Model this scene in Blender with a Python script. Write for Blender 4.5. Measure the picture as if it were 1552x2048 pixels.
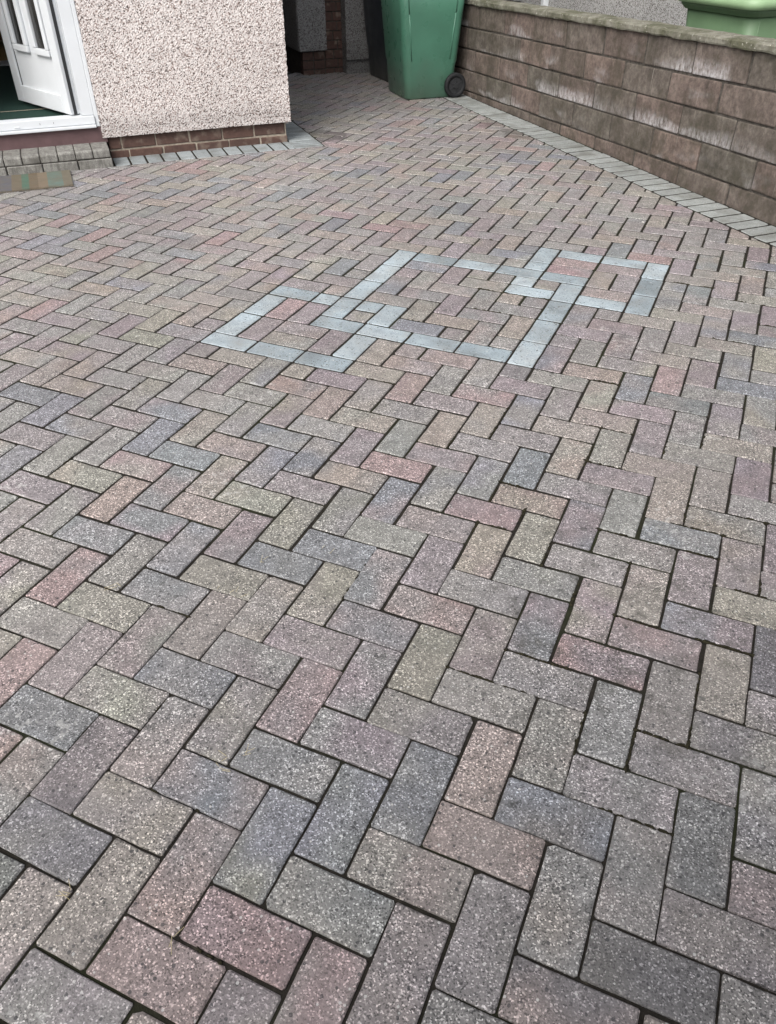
import bpy, bmesh, math, random
from mathutils import Vector, Matrix, noise
rnd = random.Random(7)
for o in list(bpy.data.objects): bpy.data.objects.remove(o)
SC = bpy.context.scene
COL = SC.collection
# ------------------------------------------------------------------ camera
CAM_R = [[0.914255638534253, 0.40512509995209905, -0.003206368214535932],
         [0.24722983125768716, -0.5641644447423451, -0.7877790869430704],
         [-0.3209580002813779, 0.7194387622844379, -0.6159495347656461]]   # right, down, forward
CAM_C = (0.6438553279908615, -0.37901217986535074, 1.3020503858037893)
FPX = 1569.2            # focal length in pixels of the 1552 x 2048 photograph
cd = bpy.data.cameras.new('camera')
cd.sensor_fit = 'VERTICAL'; cd.sensor_height = 24.0; cd.lens = 24.0 * FPX / 2048
cd.clip_start = 0.02; cd.clip_end = 500
cam = bpy.data.objects.new('camera', cd); COL.objects.link(cam)
r_, d_, f_ = CAM_R
cam.matrix_world = Matrix(((r_[0], -d_[0], -f_[0], CAM_C[0]), (r_[1], -d_[1], -f_[1], CAM_C[1]),
                           (r_[2], -d_[2], -f_[2], CAM_C[2]), (0, 0, 0, 1)))
SC.camera = cam
def project(x, y, z):
    v = (x - CAM_C[0], y - CAM_C[1], z - CAM_C[2])
    c = [sum(CAM_R[i][k] * v[k] for k in range(3)) for i in range(3)]
    if c[2] < 0.05: return None
    return 776 + FPX * c[0] / c[2], 1024 + FPX * c[1] / c[2]
# ------------------------------------------------------------------ sky, sun, exposure
SUN_EL = math.radians(48)
SUN_AZ = math.radians(268)          # mathematical angle of the direction towards the sun
W = bpy.data.worlds.new('World'); SC.world = W; W.use_nodes = True
wn = W.node_tree; wn.nodes.clear()
sky = wn.nodes.new('ShaderNodeTexSky'); sky.sky_type = 'NISHITA'; sky.sun_disc = False
sky.sun_elevation = SUN_EL; sky.sun_rotation = math.pi / 2 - SUN_AZ
sky.air_density = 1.0; sky.dust_density = 4.0; sky.ozone_density = 0.6
hs = wn.nodes.new('ShaderNodeHueSaturation'); hs.inputs['Saturation'].default_value = 0.42
bg = wn.nodes.new('ShaderNodeBackground'); bg.inputs['Strength'].default_value = 0.15
wo = wn.nodes.new('ShaderNodeOutputWorld')
wn.links.new(sky.outputs[0], hs.inputs['Color']); wn.links.new(hs.outputs[0], bg.inputs['Color'])
wn.links.new(bg.outputs[0], wo.inputs['Surface'])
sl = bpy.data.lights.new('sun', 'SUN'); sl.energy = 1.5; sl.angle = math.radians(35); sl.color = (1.0, 0.975, 0.945)
sun = bpy.data.objects.new('sun', sl); COL.objects.link(sun)
sdir = Vector((math.cos(SUN_AZ) * math.cos(SUN_EL), math.sin(SUN_AZ) * math.cos(SUN_EL), math.sin(SUN_EL)))
sun.rotation_euler = sdir.to_track_quat('Z', 'Y').to_euler()
sun.location = sdir * 30
vs = SC.view_settings
vs.view_transform = 'Standard'; vs.look = 'None'; vs.gamma = 1.0; vs.use_curve_mapping = False
vs.exposure = 0.74
SC.render.engine = 'CYCLES'
SC.cycles.max_bounces = 5; SC.cycles.diffuse_bounces = 3; SC.cycles.glossy_bounces = 2; SC.cycles.transmission_bounces = 3
SC.cycles.use_adaptive_sampling = True

# ------------------------------------------------------------------ helpers
def lin(r, g, b, k=1.0):
    def f(c):
        c /= 255.0
        return (c / 12.92 if c <= 0.04045 else ((c + 0.055) / 1.055) ** 2.4) * k
    return (f(r), f(g), f(b))
R45 = math.radians(45)
S2 = math.sqrt(0.5)
def st(s, t): return ((s - t) * S2, (s + t) * S2)          # house frame -> world
def to_st(x, y): return ((x + y) * S2, (y - x) * S2)
def tag(o, label, cat=None, group=None):
    o['label'] = label
    if cat: o['category'] = cat
    if group: o['group'] = group
    return o
def empty(name, label, cat, loc=(0, 0, 0), rz=0.0, group=None):
    o = bpy.data.objects.new(name, None); COL.objects.link(o)
    o.location = loc; o.rotation_euler = (0, 0, rz); o.empty_display_size = 0.1
    return tag(o, label, cat, group)
def mesh_obj(name, verts, faces, mat, parent=None, smooth=False, kind=None):
    me = bpy.data.meshes.new(name); me.from_pydata(verts, [], faces); me.update()
    if mat: me.materials.append(mat)
    o = bpy.data.objects.new(name, me); COL.objects.link(o)
    if parent: o.parent = parent
    if smooth:
        for p in me.polygons: p.use_smooth = True
    if kind: o['kind'] = kind
    return o
def bm_obj(name, bm, mat, parent=None, smooth=False, kind=None):
    me = bpy.data.meshes.new(name); bm.normal_update(); bm.to_mesh(me); bm.free()
    if mat: me.materials.append(mat)
    o = bpy.data.objects.new(name, me); COL.objects.link(o)
    if parent: o.parent = parent
    if smooth:
        for p in me.polygons: p.use_smooth = True
    if kind: o['kind'] = kind
    return o
def add_box(bm, x0, x1, y0, y1, z0, z1, bev=0.0, seg=1, jit=0.0):
    m = Matrix.Translation(((x0 + x1) / 2, (y0 + y1) / 2, (z0 + z1) / 2)) @ Matrix.Diagonal((abs(x1 - x0), abs(y1 - y0), abs(z1 - z0), 1))
    g = bmesh.ops.create_cube(bm, size=1.0, matrix=m)
    vs_ = g['verts']
    if jit:
        for v in vs_: v.co += Vector((rnd.uniform(-jit, jit), rnd.uniform(-jit, jit), rnd.uniform(-jit, jit)))
    if bev:
        es = list({e for v in vs_ for e in v.link_edges})
        bmesh.ops.bevel(bm, geom=es, offset=bev, segments=seg, affect='EDGES', profile=0.6)
def box(name, mat, parent, x0, x1, y0, y1, z0, z1, bev=0.0, seg=1, jit=0.0, smooth=False):
    bm = bmesh.new(); add_box(bm, x0, x1, y0, y1, z0, z1, bev, seg, jit)
    return bm_obj(name, bm, mat, parent, smooth)
def add_tube(bm, p0, p1, r, n=12, r2=None):
    p0 = Vector(p0); p1 = Vector(p1); d = p1 - p0
    q = d.to_track_quat('Z', 'Y').to_matrix().to_4x4()
    m = Matrix.Translation((p0 + p1) / 2) @ q
    bmesh.ops.create_cone(bm, cap_ends=True, segments=n, radius1=r, radius2=r if r2 is None else r2, depth=d.length, matrix=m)

class NT:
    """small node-tree writer"""
    def __init__(s, name, rough=0.8, spec=0.3):
        s.m = bpy.data.materials.new(name); s.m.use_nodes = True
        s.t = s.m.node_tree; s.b = s.t.nodes['Principled BSDF']
        s.b.inputs['Roughness'].default_value = rough
        s.b.inputs['Specular IOR Level'].default_value = spec
    def n(s, typ, **kw):
        nd = s.t.nodes.new(typ)
        for k, v in kw.items():
            if k in nd.inputs.keys(): s.set(nd.inputs[k], v)
            else: setattr(nd, k, v)
        return nd
    def set(s, sock, v):
        if hasattr(v, 'links') or isinstance(v, bpy.types.NodeSocket): s.t.links.new(v, sock)
        else:
            if isinstance(v, tuple) and len(v) == 3 and sock.type == 'RGBA': v = (*v, 1)
            sock.default_value = v
    def pos(s): return s.n('ShaderNodeNewGeometry').outputs['Position']
    def gen(s): return s.n('ShaderNodeTexCoord').outputs['Generated']
    def objc(s): return s.n('ShaderNodeTexCoord').outputs['Object']
    def mapping(s, v, scale=(1, 1, 1), loc=(0, 0, 0)):
        nd = s.n('ShaderNodeMapping'); s.set(nd.inputs['Vector'], v)
        nd.inputs['Scale'].default_value = scale; nd.inputs['Location'].default_value = loc
        return nd.outputs[0]
    def noise(s, v, scale, detail=2.0, rough=0.5):
        nd = s.n('ShaderNodeTexNoise'); s.set(nd.inputs['Vector'], v)
        nd.inputs['Scale'].default_value = scale; nd.inputs['Detail'].default_value = detail; nd.inputs['Roughness'].default_value = rough
        return nd.outputs['Fac']
    def vor(s, v, scale, feature='F1'):
        nd = s.n('ShaderNodeTexVoronoi', feature=feature); s.set(nd.inputs['Vector'], v); nd.inputs['Scale'].default_value = scale
        return nd
    def ramp(s, f, stops, interp='LINEAR'):
        nd = s.n('ShaderNodeValToRGB'); s.set(nd.inputs[0], f); cr = nd.color_ramp; cr.interpolation = interp
        while len(cr.elements) < len(stops): cr.elements.new(0.5)
        for e, (p, c) in zip(cr.elements, stops):
            e.position = p; e.color = (*c, 1) if isinstance(c, tuple) else (c, c, c, 1)
        return nd.outputs[0]
    def math(s, op, a, b=0.0, clamp=False):
        nd = s.n('ShaderNodeMath', operation=op, use_clamp=clamp); s.set(nd.inputs[0], a); s.set(nd.inputs[1], b)
        return nd.outputs[0]
    def mix(s, f, a, b, mode='MIX'):
        nd = s.n('ShaderNodeMix', data_type='RGBA', blend_type=mode)
        s.set(nd.inputs[0], f); s.set(nd.inputs[6], a); s.set(nd.inputs[7], b)
        return nd.outputs[2]
    def sep(s, v):
        nd = s.n('ShaderNodeSeparateXYZ'); s.set(nd.inputs[0], v); return nd.outputs
    def attr(s, name, typ):
        nd = s.n('ShaderNodeAttribute', attribute_name=name, attribute_type=typ); return nd.outputs['Color']
    def rand(s): return s.n('ShaderNodeObjectInfo').outputs['Random']
    def bump(s, h, strength=0.5, dist=0.002):
        nd = s.n('ShaderNodeBump'); nd.inputs['Strength'].default_value = strength; nd.inputs['Distance'].default_value = dist
        s.set(nd.inputs['Height'], h); s.t.links.new(nd.outputs[0], s.b.inputs['Normal'])
    def col(s, c): s.set(s.b.inputs['Base Color'], c); return s.m

# ------------------------------------------------------------------ materials
def brick_material(name, typ, pale=False):
    k = NT(name, 0.64, 0.5)
    p = k.pos()
    c1 = k.attr('tint', typ); c2 = k.attr('tint_b', typ)
    base = k.mix(k.ramp(k.noise(p, 6.5, 1), [(0.38, 0.0), (0.62, 1.0)]), c1, c2)
    # soft mottling, then the crushed aggregate that shows at the worn surface
    mott = k.ramp(k.noise(p, 22, 2, 0.6), [(0.25, 0.78), (0.75, 1.18)])
    base = k.mix(1.0, base, mott, 'MULTIPLY')
    big = k.ramp(k.noise(p, 0.9, 1), [(0.3, 0.90), (0.7, 1.08)])
    base = k.mix(1.0, base, big, 'MULTIPLY')
    v1 = k.vor(p, 400); g1 = k.sep(v1.outputs['Color'])[0]
    if pale:
        sp = k.ramp(g1, [(0.0, 0.28), (0.06, 0.5), (0.13, 0.90), (0.88, 1.03), (1.0, 1.3)])
    else:
        sp = k.ramp(g1, [(0.0, 0.2), (0.13, 0.45), (0.22, 0.80), (0.76, 1.04), (0.86, 1.55), (1.0, 3.3)])
    sp = k.mix(k.ramp(k.noise(p, 4.5, 0), [(0.35, 0.0), (0.7, 0.4)]), sp, (1.0, 1.0, 1.0))
    base = k.mix(1.0, base, sp, 'MULTIPLY')
    if pale: base = k.mix(k.ramp(k.noise(p, 11, 3, 0.65), [(0.48, 0.0), (0.72, 0.55)]), base, (0.17, 0.16, 0.14))
    v2 = k.vor(p, 130); c2s = k.sep(v2.outputs['Color'])
    m2 = k.math('MULTIPLY', k.math('GREATER_THAN', c2s[0], 0.93 if not pale else 0.9), k.math('LESS_THAN', v2.outputs['Distance'], 0.42))
    base = k.mix(k.math('MULTIPLY', m2, 0.75), base, (0.03, 0.03, 0.032))
    m3 = k.math('MULTIPLY', k.math('GREATER_THAN', c2s[1], 0.955), k.math('LESS_THAN', v2.outputs['Distance'], 0.33))
    base = k.mix(k.math('MULTIPLY', m3, 0.55), base, (0.62, 0.61, 0.58))
    # lichen: dark spots and a few pale blooms
    wob = k.n('ShaderNodeVectorMath', operation='ADD'); k.set(wob.inputs[0], p)
    nv = k.n('ShaderNodeTexNoise'); k.set(nv.inputs['Vector'], p); nv.inputs['Scale'].default_value = 90
    sc = k.n('ShaderNodeVectorMath', operation='SCALE'); k.set(sc.inputs[0], nv.outputs['Color']); sc.inputs['Scale'].default_value = 0.012
    k.set(wob.inputs[1], sc.outputs[0])
    v3 = k.vor(wob.outputs[0], 17); c3 = k.sep(v3.outputs['Color'])
    rad = k.math('MULTIPLY', k.math('SUBTRACT', c3[0], 0.62, True), 0.42)
    spot = k.math('LESS_THAN', v3.outputs['Distance'], rad)
    base = k.mix(k.math('MULTIPLY', spot, 0.52), base, (0.045, 0.045, 0.042))
    bloom = k.ramp(k.math('MULTIPLY', k.noise(p, 2.3, 0), k.noise(p, 34, 2, 0.7)), [(0.42, 0.0), (0.47, 1.0)])
    base = k.mix(k.math('MULTIPLY', bloom, 0.32), base, (0.55, 0.55, 0.52))
    patch_n = k.math('MULTIPLY', k.math('SUBTRACT', k.noise(p, 9, 2), 0.5), 0.34)
    if not pale:
        # algae smudges where the joints hold moss
        dz = k.n('ShaderNodeVectorMath', operation='DISTANCE'); k.set(dz.inputs[0], p); dz.inputs[1].default_value = (0.66, 0.98, 0)
        zone = k.ramp(dz.outputs['Value'], [(0.12, 1.0), (0.75, 0.12)])
        alg = k.math('MULTIPLY', k.ramp(k.noise(p, 15, 4, 0.7), [(0.52, 0.0), (0.68, 1.0)]), zone)
        base = k.mix(k.math('MULTIPLY', alg, 0.68), base, (0.055, 0.052, 0.043))
    # ragged dark patches: by the corner of the house and along the wall
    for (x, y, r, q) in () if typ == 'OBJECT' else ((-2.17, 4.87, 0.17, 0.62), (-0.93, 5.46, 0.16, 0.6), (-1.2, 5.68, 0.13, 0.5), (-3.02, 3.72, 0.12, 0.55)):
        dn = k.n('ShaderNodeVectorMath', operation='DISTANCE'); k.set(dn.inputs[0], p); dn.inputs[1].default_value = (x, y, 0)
        dd = k.math('ADD', dn.outputs['Value'], patch_n)
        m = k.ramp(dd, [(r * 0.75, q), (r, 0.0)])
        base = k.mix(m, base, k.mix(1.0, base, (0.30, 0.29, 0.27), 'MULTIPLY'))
    k.bump(k.noise(p, 210, 1, 0.7), 0.6, 0.0022)
    return k.col(base)
M_BRICK = brick_material('paver_single', 'OBJECT')
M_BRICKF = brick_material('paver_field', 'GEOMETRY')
M_PALE = brick_material('paver_pale', 'OBJECT', True)

def m_bed():
    k = NT('joint_sand', 0.95, 0.1); p = k.pos()
    c = k.ramp(k.noise(p, 40, 4, 0.7), [(0.3, (0.012, 0.011, 0.009)), (0.6, (0.026, 0.023, 0.019)), (0.8, (0.06, 0.054, 0.04))])
    c = k.mix(k.ramp(k.noise(p, 2.5, 3), [(0.5, 0.0), (0.66, 0.7)]), c, (0.022, 0.026, 0.012))
    k.bump(k.noise(p, 300, 3), 0.6, 0.003)
    return k.col(c)
M_BED = m_bed()
def m_moss():
    k = NT('moss', 0.95, 0.1); p = k.pos()
    c = k.ramp(k.noise(p, 160, 3, 0.7), [(0.3, (0.012, 0.011, 0.008)), (0.55, (0.03, 0.027, 0.017)), (0.8, (0.055, 0.052, 0.027))])
    k.bump(k.noise(p, 500, 3), 0.8, 0.003)
    return k.col(c)
M_MOSS = m_moss()
def m_plain(name, c, rough=0.6, spec=0.4, nz=0.0, scale=30, bump=0.0):
    k = NT(name, rough, spec)
    if nz:
        f = k.noise(k.objc(), scale, 4, 0.6)
        c = k.mix(1.0, c, k.ramp(f, [(0.25, 1 - nz), (0.75, 1 + nz)]), 'MULTIPLY')
        if bump: k.bump(f, bump, 0.002)
    return k.col(c)
def m_pebble(name, light, dark=1.0, warm=True):
    k = NT(name, 0.75, 0.3); p = k.objc()
    v = k.vor(p, 175); g = k.sep(v.outputs['Color'])
    L = light
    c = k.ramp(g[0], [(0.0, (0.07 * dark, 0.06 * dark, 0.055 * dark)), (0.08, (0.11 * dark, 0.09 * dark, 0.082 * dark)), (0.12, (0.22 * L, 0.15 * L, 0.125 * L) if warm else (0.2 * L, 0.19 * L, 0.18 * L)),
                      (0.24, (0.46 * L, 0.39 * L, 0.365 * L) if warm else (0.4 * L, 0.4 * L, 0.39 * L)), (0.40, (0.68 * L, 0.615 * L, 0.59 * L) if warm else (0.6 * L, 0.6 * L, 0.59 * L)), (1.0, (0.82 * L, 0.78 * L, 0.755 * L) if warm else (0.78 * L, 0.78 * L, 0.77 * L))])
    edge = k.ramp(v.outputs['Distance'], [(0.5, 1.0), (0.85, 0.75)])
    c = k.mix(1.0, c, edge, 'MULTIPLY')
    c = k.mix(1.0, c, k.ramp(k.noise(p, 2.2, 4, 0.6), [(0.3, 0.88), (0.7, 1.06)]), 'MULTIPLY')
    z = k.sep(p)[2]
    splash = k.ramp(k.math('ADD', z, k.math('MULTIPLY', k.noise(p, 5, 4), -0.18)), [(0.06, 0.74), (0.19, 1.0)])
    c = k.mix(1.0, c, splash, 'MULTIPLY')
    k.bump(k.math('MULTIPLY', v.outputs['Distance'], -1.0), 0.45, 0.004)
    return k.col(c)
M_DASH = m_pebble('pebble_dash', 0.86)
M_DASH2 = m_pebble('pebble_dash_grey', 0.62, 1.0, False)
M_DASH3 = m_pebble('pebble_dash_shaded', 0.36, 0.8, False)  # darker base colour carries the shade at the passage end
def m_redbrick():
    k = NT('red_brick', 0.85, 0.2); p = k.objc()
    f = k.noise(p, 35, 4, 0.65)
    c = k.ramp(f, [(0.25, (0.068, 0.041, 0.035)), (0.6, (0.105, 0.062, 0.05)), (0.85, (0.15, 0.10, 0.08))])
    c = k.mix(k.ramp(k.noise(p, 14, 4), [(0.56, 0.0), (0.68, 0.45)]), c, (0.30, 0.25, 0.2))
    c = k.mix(k.math('MULTIPLY', k.rand(), 0.35), c, (0.055, 0.04, 0.036))
    k.bump(k.noise(p, 90, 4), 0.5, 0.003); return k.col(c)
M_RBRICK = m_redbrick()
M_MORTAR = m_plain('mortar', (0.30, 0.26, 0.21), 0.95, 0.1, 0.35, 60, 0.5)
M_MORTARD = m_plain('mortar_dark', (0.075, 0.068, 0.06), 0.95, 0.1, 0.5, 50, 0.5)
def m_wallblock():
    k = NT('wall_block', 0.9, 0.15); p = k.objc(); g = k.sep(k.gen()); rd = k.rand()
    f = k.noise(p, 9, 5, 0.65)
    c = k.ramp(f, [(0.28, (0.095, 0.075, 0.063)), (0.5, (0.165, 0.128, 0.106)), (0.75, (0.225, 0.182, 0.152))])
    c = k.mix(1.0, c, (0.95, 1.02, 1.10), 'MULTIPLY')
    c = k.mix(1.0, c, k.ramp(rd, [(0.0, (1.08, 1.0, 0.96)), (0.3, (0.98, 0.98, 0.96)), (0.55, (0.78, 0.84, 0.80)), (0.8, (1.1, 1.02, 1.0)), (1.0, (0.9, 0.86, 0.84))]), 'MULTIPLY')
    c = k.mix(1.0, c, k.ramp(k.noise(p, 42, 4, 0.78), [(0.28, 0.6), (0.72, 1.35)]), 'MULTIPLY')
    # soot and algae running down
    streak = k.noise(k.mapping(p, (15, 15, 4.5)), 1.0, 4, 0.7)
    c = k.mix(k.math('MULTIPLY', k.ramp(streak, [(0.48, 0.0), (0.70, 1.0)]), 0.5), c, (0.06, 0.052, 0.043))
    alg = k.math('MULTIPLY', k.ramp(k.noise(p, 5.0, 4, 0.6), [(0.46, 0.0), (0.58, 1.0)]), k.ramp(k.noise(p, 26, 3), [(0.35, 0.3), (0.6, 0.85)]))
    c = k.mix(k.math('MULTIPLY', alg, 0.75), c, (0.062, 0.056, 0.042))
    # efflorescence: white salts along the foot of some blocks
    sal = k.noise(k.mapping(p, (52, 52, 22.0)), 1.0, 5, 0.75)
    low = k.ramp(g[2], [(0.0, 1.0), (0.18, 0.75), (0.62, 0.0)])
    lump = k.ramp(k.noise(k.mapping(p, (2.4, 2.4, 6)), 1.0, 2), [(0.52, 0.0), (0.60, 1.0)])
    msk = k.math('MULTIPLY', k.math('MULTIPLY', low, lump), k.ramp(sal, [(0.36, 0.0), (0.62, 1.0)]))
    c = k.mix(k.math('MULTIPLY', msk, k.ramp(k.noise(p, 3.1, 1), [(0.4, 0.25), (0.6, 0.9)]), True), c, (0.60, 0.59, 0.60))
    drip = k.math('MULTIPLY', k.ramp(k.noise(k.mapping(p, (38, 38, 1.2), (3, 1, 0)), 1.0, 3, 0.6), [(0.68, 0.0), (0.73, 1.0)]), k.ramp(k.noise(p, 5.5, 2), [(0.45, 0.0), (0.6, 0.6)]))
    c = k.mix(drip, c, (0.44, 0.41, 0.37))
    k.bump(k.noise(p, 55, 6, 0.8), 0.9, 0.007)
    return k.col(c)
M_WBLOCK = m_wallblock()
def m_coping():
    k = NT('coping', 0.92, 0.15); p = k.objc()
    c = k.ramp(k.noise(p, 16, 5, 0.7), [(0.25, (0.085, 0.08, 0.06)), (0.5, (0.19, 0.185, 0.15)), (0.75, (0.30, 0.29, 0.25))])
    c = k.mix(k.ramp(k.noise(p, 5, 4, 0.65), [(0.45, 0.0), (0.62, 0.8)]), c, (0.075, 0.077, 0.045))
    c = k.mix(k.ramp(k.noise(p, 42, 3, 0.7), [(0.62, 0.0), (0.68, 0.8)]), c, (0.42, 0.41, 0.36))
    k.bump(k.noise(p, 70, 5, 0.7), 0.8, 0.006)
    return k.col(c)
M_COPING = m_coping()
def m_edging(name, base, dark=0.0):
    k = NT(name, 0.78, 0.35); p = k.objc()
    c = k.mix(1.0, base, k.ramp(k.noise(p, 20, 4, 0.6), [(0.25, 0.8), (0.75, 1.15)]), 'MULTIPLY')
    g = k.sep(k.vor(p, 300).outputs['Color'])[0]
    c = k.mix(1.0, c, k.ramp(g, [(0.0, 0.6), (0.12, 0.85), (0.85, 1.03), (1.0, 1.3)]), 'MULTIPLY')
    c = k.mix(1.0, c, k.ramp(k.rand(), [(0.0, 0.85), (1.0, 1.08)]), 'MULTIPLY')
    c = k.mix(k.math('MULTIPLY', k.ramp(k.noise(p, 6, 4), [(0.5, 0.0), (0.68, 1.0)]), 0.5), c, (0.09, 0.085, 0.07))
    if dark:
        sx = k.noise(k.mapping(p, (50, 50, 14)), 1.0, 4, 0.7)
        c = k.mix(k.math('MULTIPLY', k.ramp(sx, [(0.42, 0.0), (0.6, 1.0)]), dark), c, (0.055, 0.05, 0.045))
    k.bump(k.noise(p, 200, 3), 0.4, 0.002)
    return k.col(c)
M_EDGE = m_edging('edging_grey', (0.27, 0.285, 0.275))
M_EDGEH = m_edging('edging_blue_grey', (0.26, 0.285, 0.29))
M_STEP = m_edging('step_block', (0.25, 0.245, 0.225), 0.55)
M_UPVC = m_plain('white_upvc', (0.60, 0.625, 0.645), 0.32, 0.5, 0.05, 6)
M_BLACK = m_plain('black_rubber', (0.012, 0.012, 0.013), 0.6, 0.4)
M_SILLP = m_plain('painted_sill', (0.105, 0.064, 0.066), 0.6, 0.3, 0.22, 14, 0.2)
M_CARPET = m_plain('green_matting', (0.014, 0.036, 0.028), 0.9, 0.2, 0.2, 60, 0.3)
M_OAK = m_plain('brown_wood', (0.16, 0.075, 0.03), 0.5, 0.4, 0.3, 8)
M_CREAM = m_plain('cream_floor', (0.62, 0.46, 0.22), 0.6, 0.3, 0.1, 10)
M_PLASTER = m_plain('plaster', (0.5, 0.42, 0.33), 0.9, 0.2, 0.06, 4)
M_ROOF = m_plain('roof_tile', (0.09, 0.06, 0.05), 0.85, 0.2, 0.3, 3)
def m_glass():
    k = NT('leaded_glass', 0.09, 0.5); p = k.objc()
    v = k.vor(p, 46, 'DISTANCE_TO_EDGE')
    k.bump(k.noise(p, 90, 2), 0.5, 0.003)
    c = k.ramp(k.noise(k.mapping(p, (18, 18, 4)), 1.0, 3), [(0.4, (0.012, 0.012, 0.012)), (0.7, (0.06, 0.058, 0.055))])
    k.b.inputs['Transmission Weight'].default_value = 0.25
    return k.col(c)
M_GLASS = m_glass()
M_PANE = m_plain('window_glass', (0.03, 0.035, 0.04), 0.05, 0.5)
def m_bin(name, c, rough=0.36):
    k = NT(name, rough, 0.5); p = k.objc()
    cc = k.mix(1.0, c, k.ramp(k.noise(p, 5, 4, 0.6), [(0.3, 0.88), (0.7, 1.1)]), 'MULTIPLY')
    z = k.sep(p)[2]
    dust = k.math('MULTIPLY', k.ramp(k.math('ADD', z, k.math('MULTIPLY', k.noise(p, 9, 4), 0.3)), [(0.12, 0.45), (0.45, 0.03)]), 1.0)
    cc = k.mix(dust, cc, (0.10, 0.105, 0.085))
    k.set(k.b.inputs['Roughness'], k.ramp(k.noise(p, 14, 4), [(0.3, rough - 0.06), (0.75, rough + 0.14)]))
    k.bump(k.noise(p, 260, 2), 0.08, 0.001)
    return k.col(cc)
M_GREEN = m_bin('green_bin_plastic', (0.062, 0.175, 0.118), 0.3)
M_GREENL = m_bin('pale_green_lid_plastic', (0.24, 0.36, 0.20), 0.5)
M_GREEND = m_bin('green_bin_body_plastic', (0.10, 0.17, 0.09), 0.5)
M_DARKBIN = m_bin('dark_bin_plastic', (0.016, 0.022, 0.03))
M_TYRE = m_plain('tyre', (0.013, 0.0135, 0.015), 0.7, 0.3, 0.2, 40)
M_HUB = m_plain('wheel_hub', (0.025, 0.026, 0.028), 0.5, 0.4)
def m_ground():
    k = NT('asphalt', 0.9, 0.2); p = k.pos()
    c = k.ramp(k.noise(p, 60, 4, 0.7), [(0.3, 0.035), (0.7, 0.07)])
    return k.col(c)
M_GROUND = m_ground()

# ------------------------------------------------------------------ ground
mesh_obj('ground', [(-150, -150, -0.12), (150, -150, -0.12), (150, 150, -0.12), (-150, 150, -0.12)], [(0, 1, 2, 3)], M_GROUND)['kind'] = 'structure'
tag(bpy.data.objects['ground'], 'dark asphalt ground far around the driveway')
gx = [st(-1.3, -1.6), st(3.46, -1.6), st(3.46, 7.4), st(-1.3, 7.4)]
def zundul(x, y):
    return 0.004 * noise.noise((x * 0.9, y * 0.9, 1.0)) + 0.0014 * noise.noise((x * 2.4, y * 2.4, 7.0))
def wide(x, y):           # joints washed out and mossed over, worst at the right of the drive
    g = math.exp(-(((x - 0.62) / 0.42) ** 2 + ((y - 1.05) / 0.5) ** 2)) + 0.55 * math.exp(-(((x - 0.9) / 0.6) ** 2 + ((y - 3.2) / 1.1) ** 2))
    return min(1.0, g * 0.9 + max(0.0, noise.noise((x * 2.1, y * 2.1, 5.0)) * 0.8))
def bed_depth(x, y):          # joints worn deepest where cars stand, fuller towards the house
    t = to_st(x, y)[1]
    d = (0.0062 - 0.0036 * min(1.0, max(0.0, (t + 0.2) / 2.0))) * (1 - 0.4 * wide(x, y) * (t < 1.6))
    if t < 1.6: d = max(d, 0.0036)
    return d + 0.0004 * noise.noise((x * 9, y * 9, 2.0))
nx, ny = 110, 200
vb, fb = [], []
for j in range(ny + 1):
    for i in range(nx + 1):
        s = -1.3 + 4.76 * i / nx; t = -1.6 + 9.0 * j / ny
        x, y = st(s, t); vb.append((x, y, zundul(x, y) - bed_depth(x, y)))
for j in range(ny):
    for i in range(nx):
        a = j * (nx + 1) + i; fb.append((a, a + 1, a + nx + 2, a + nx + 1))
drive = mesh_obj('driveway', vb, fb, M_BED, None, True, 'structure')
tag(drive, 'block paved driveway in herringbone, dark sanded joints')

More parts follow.
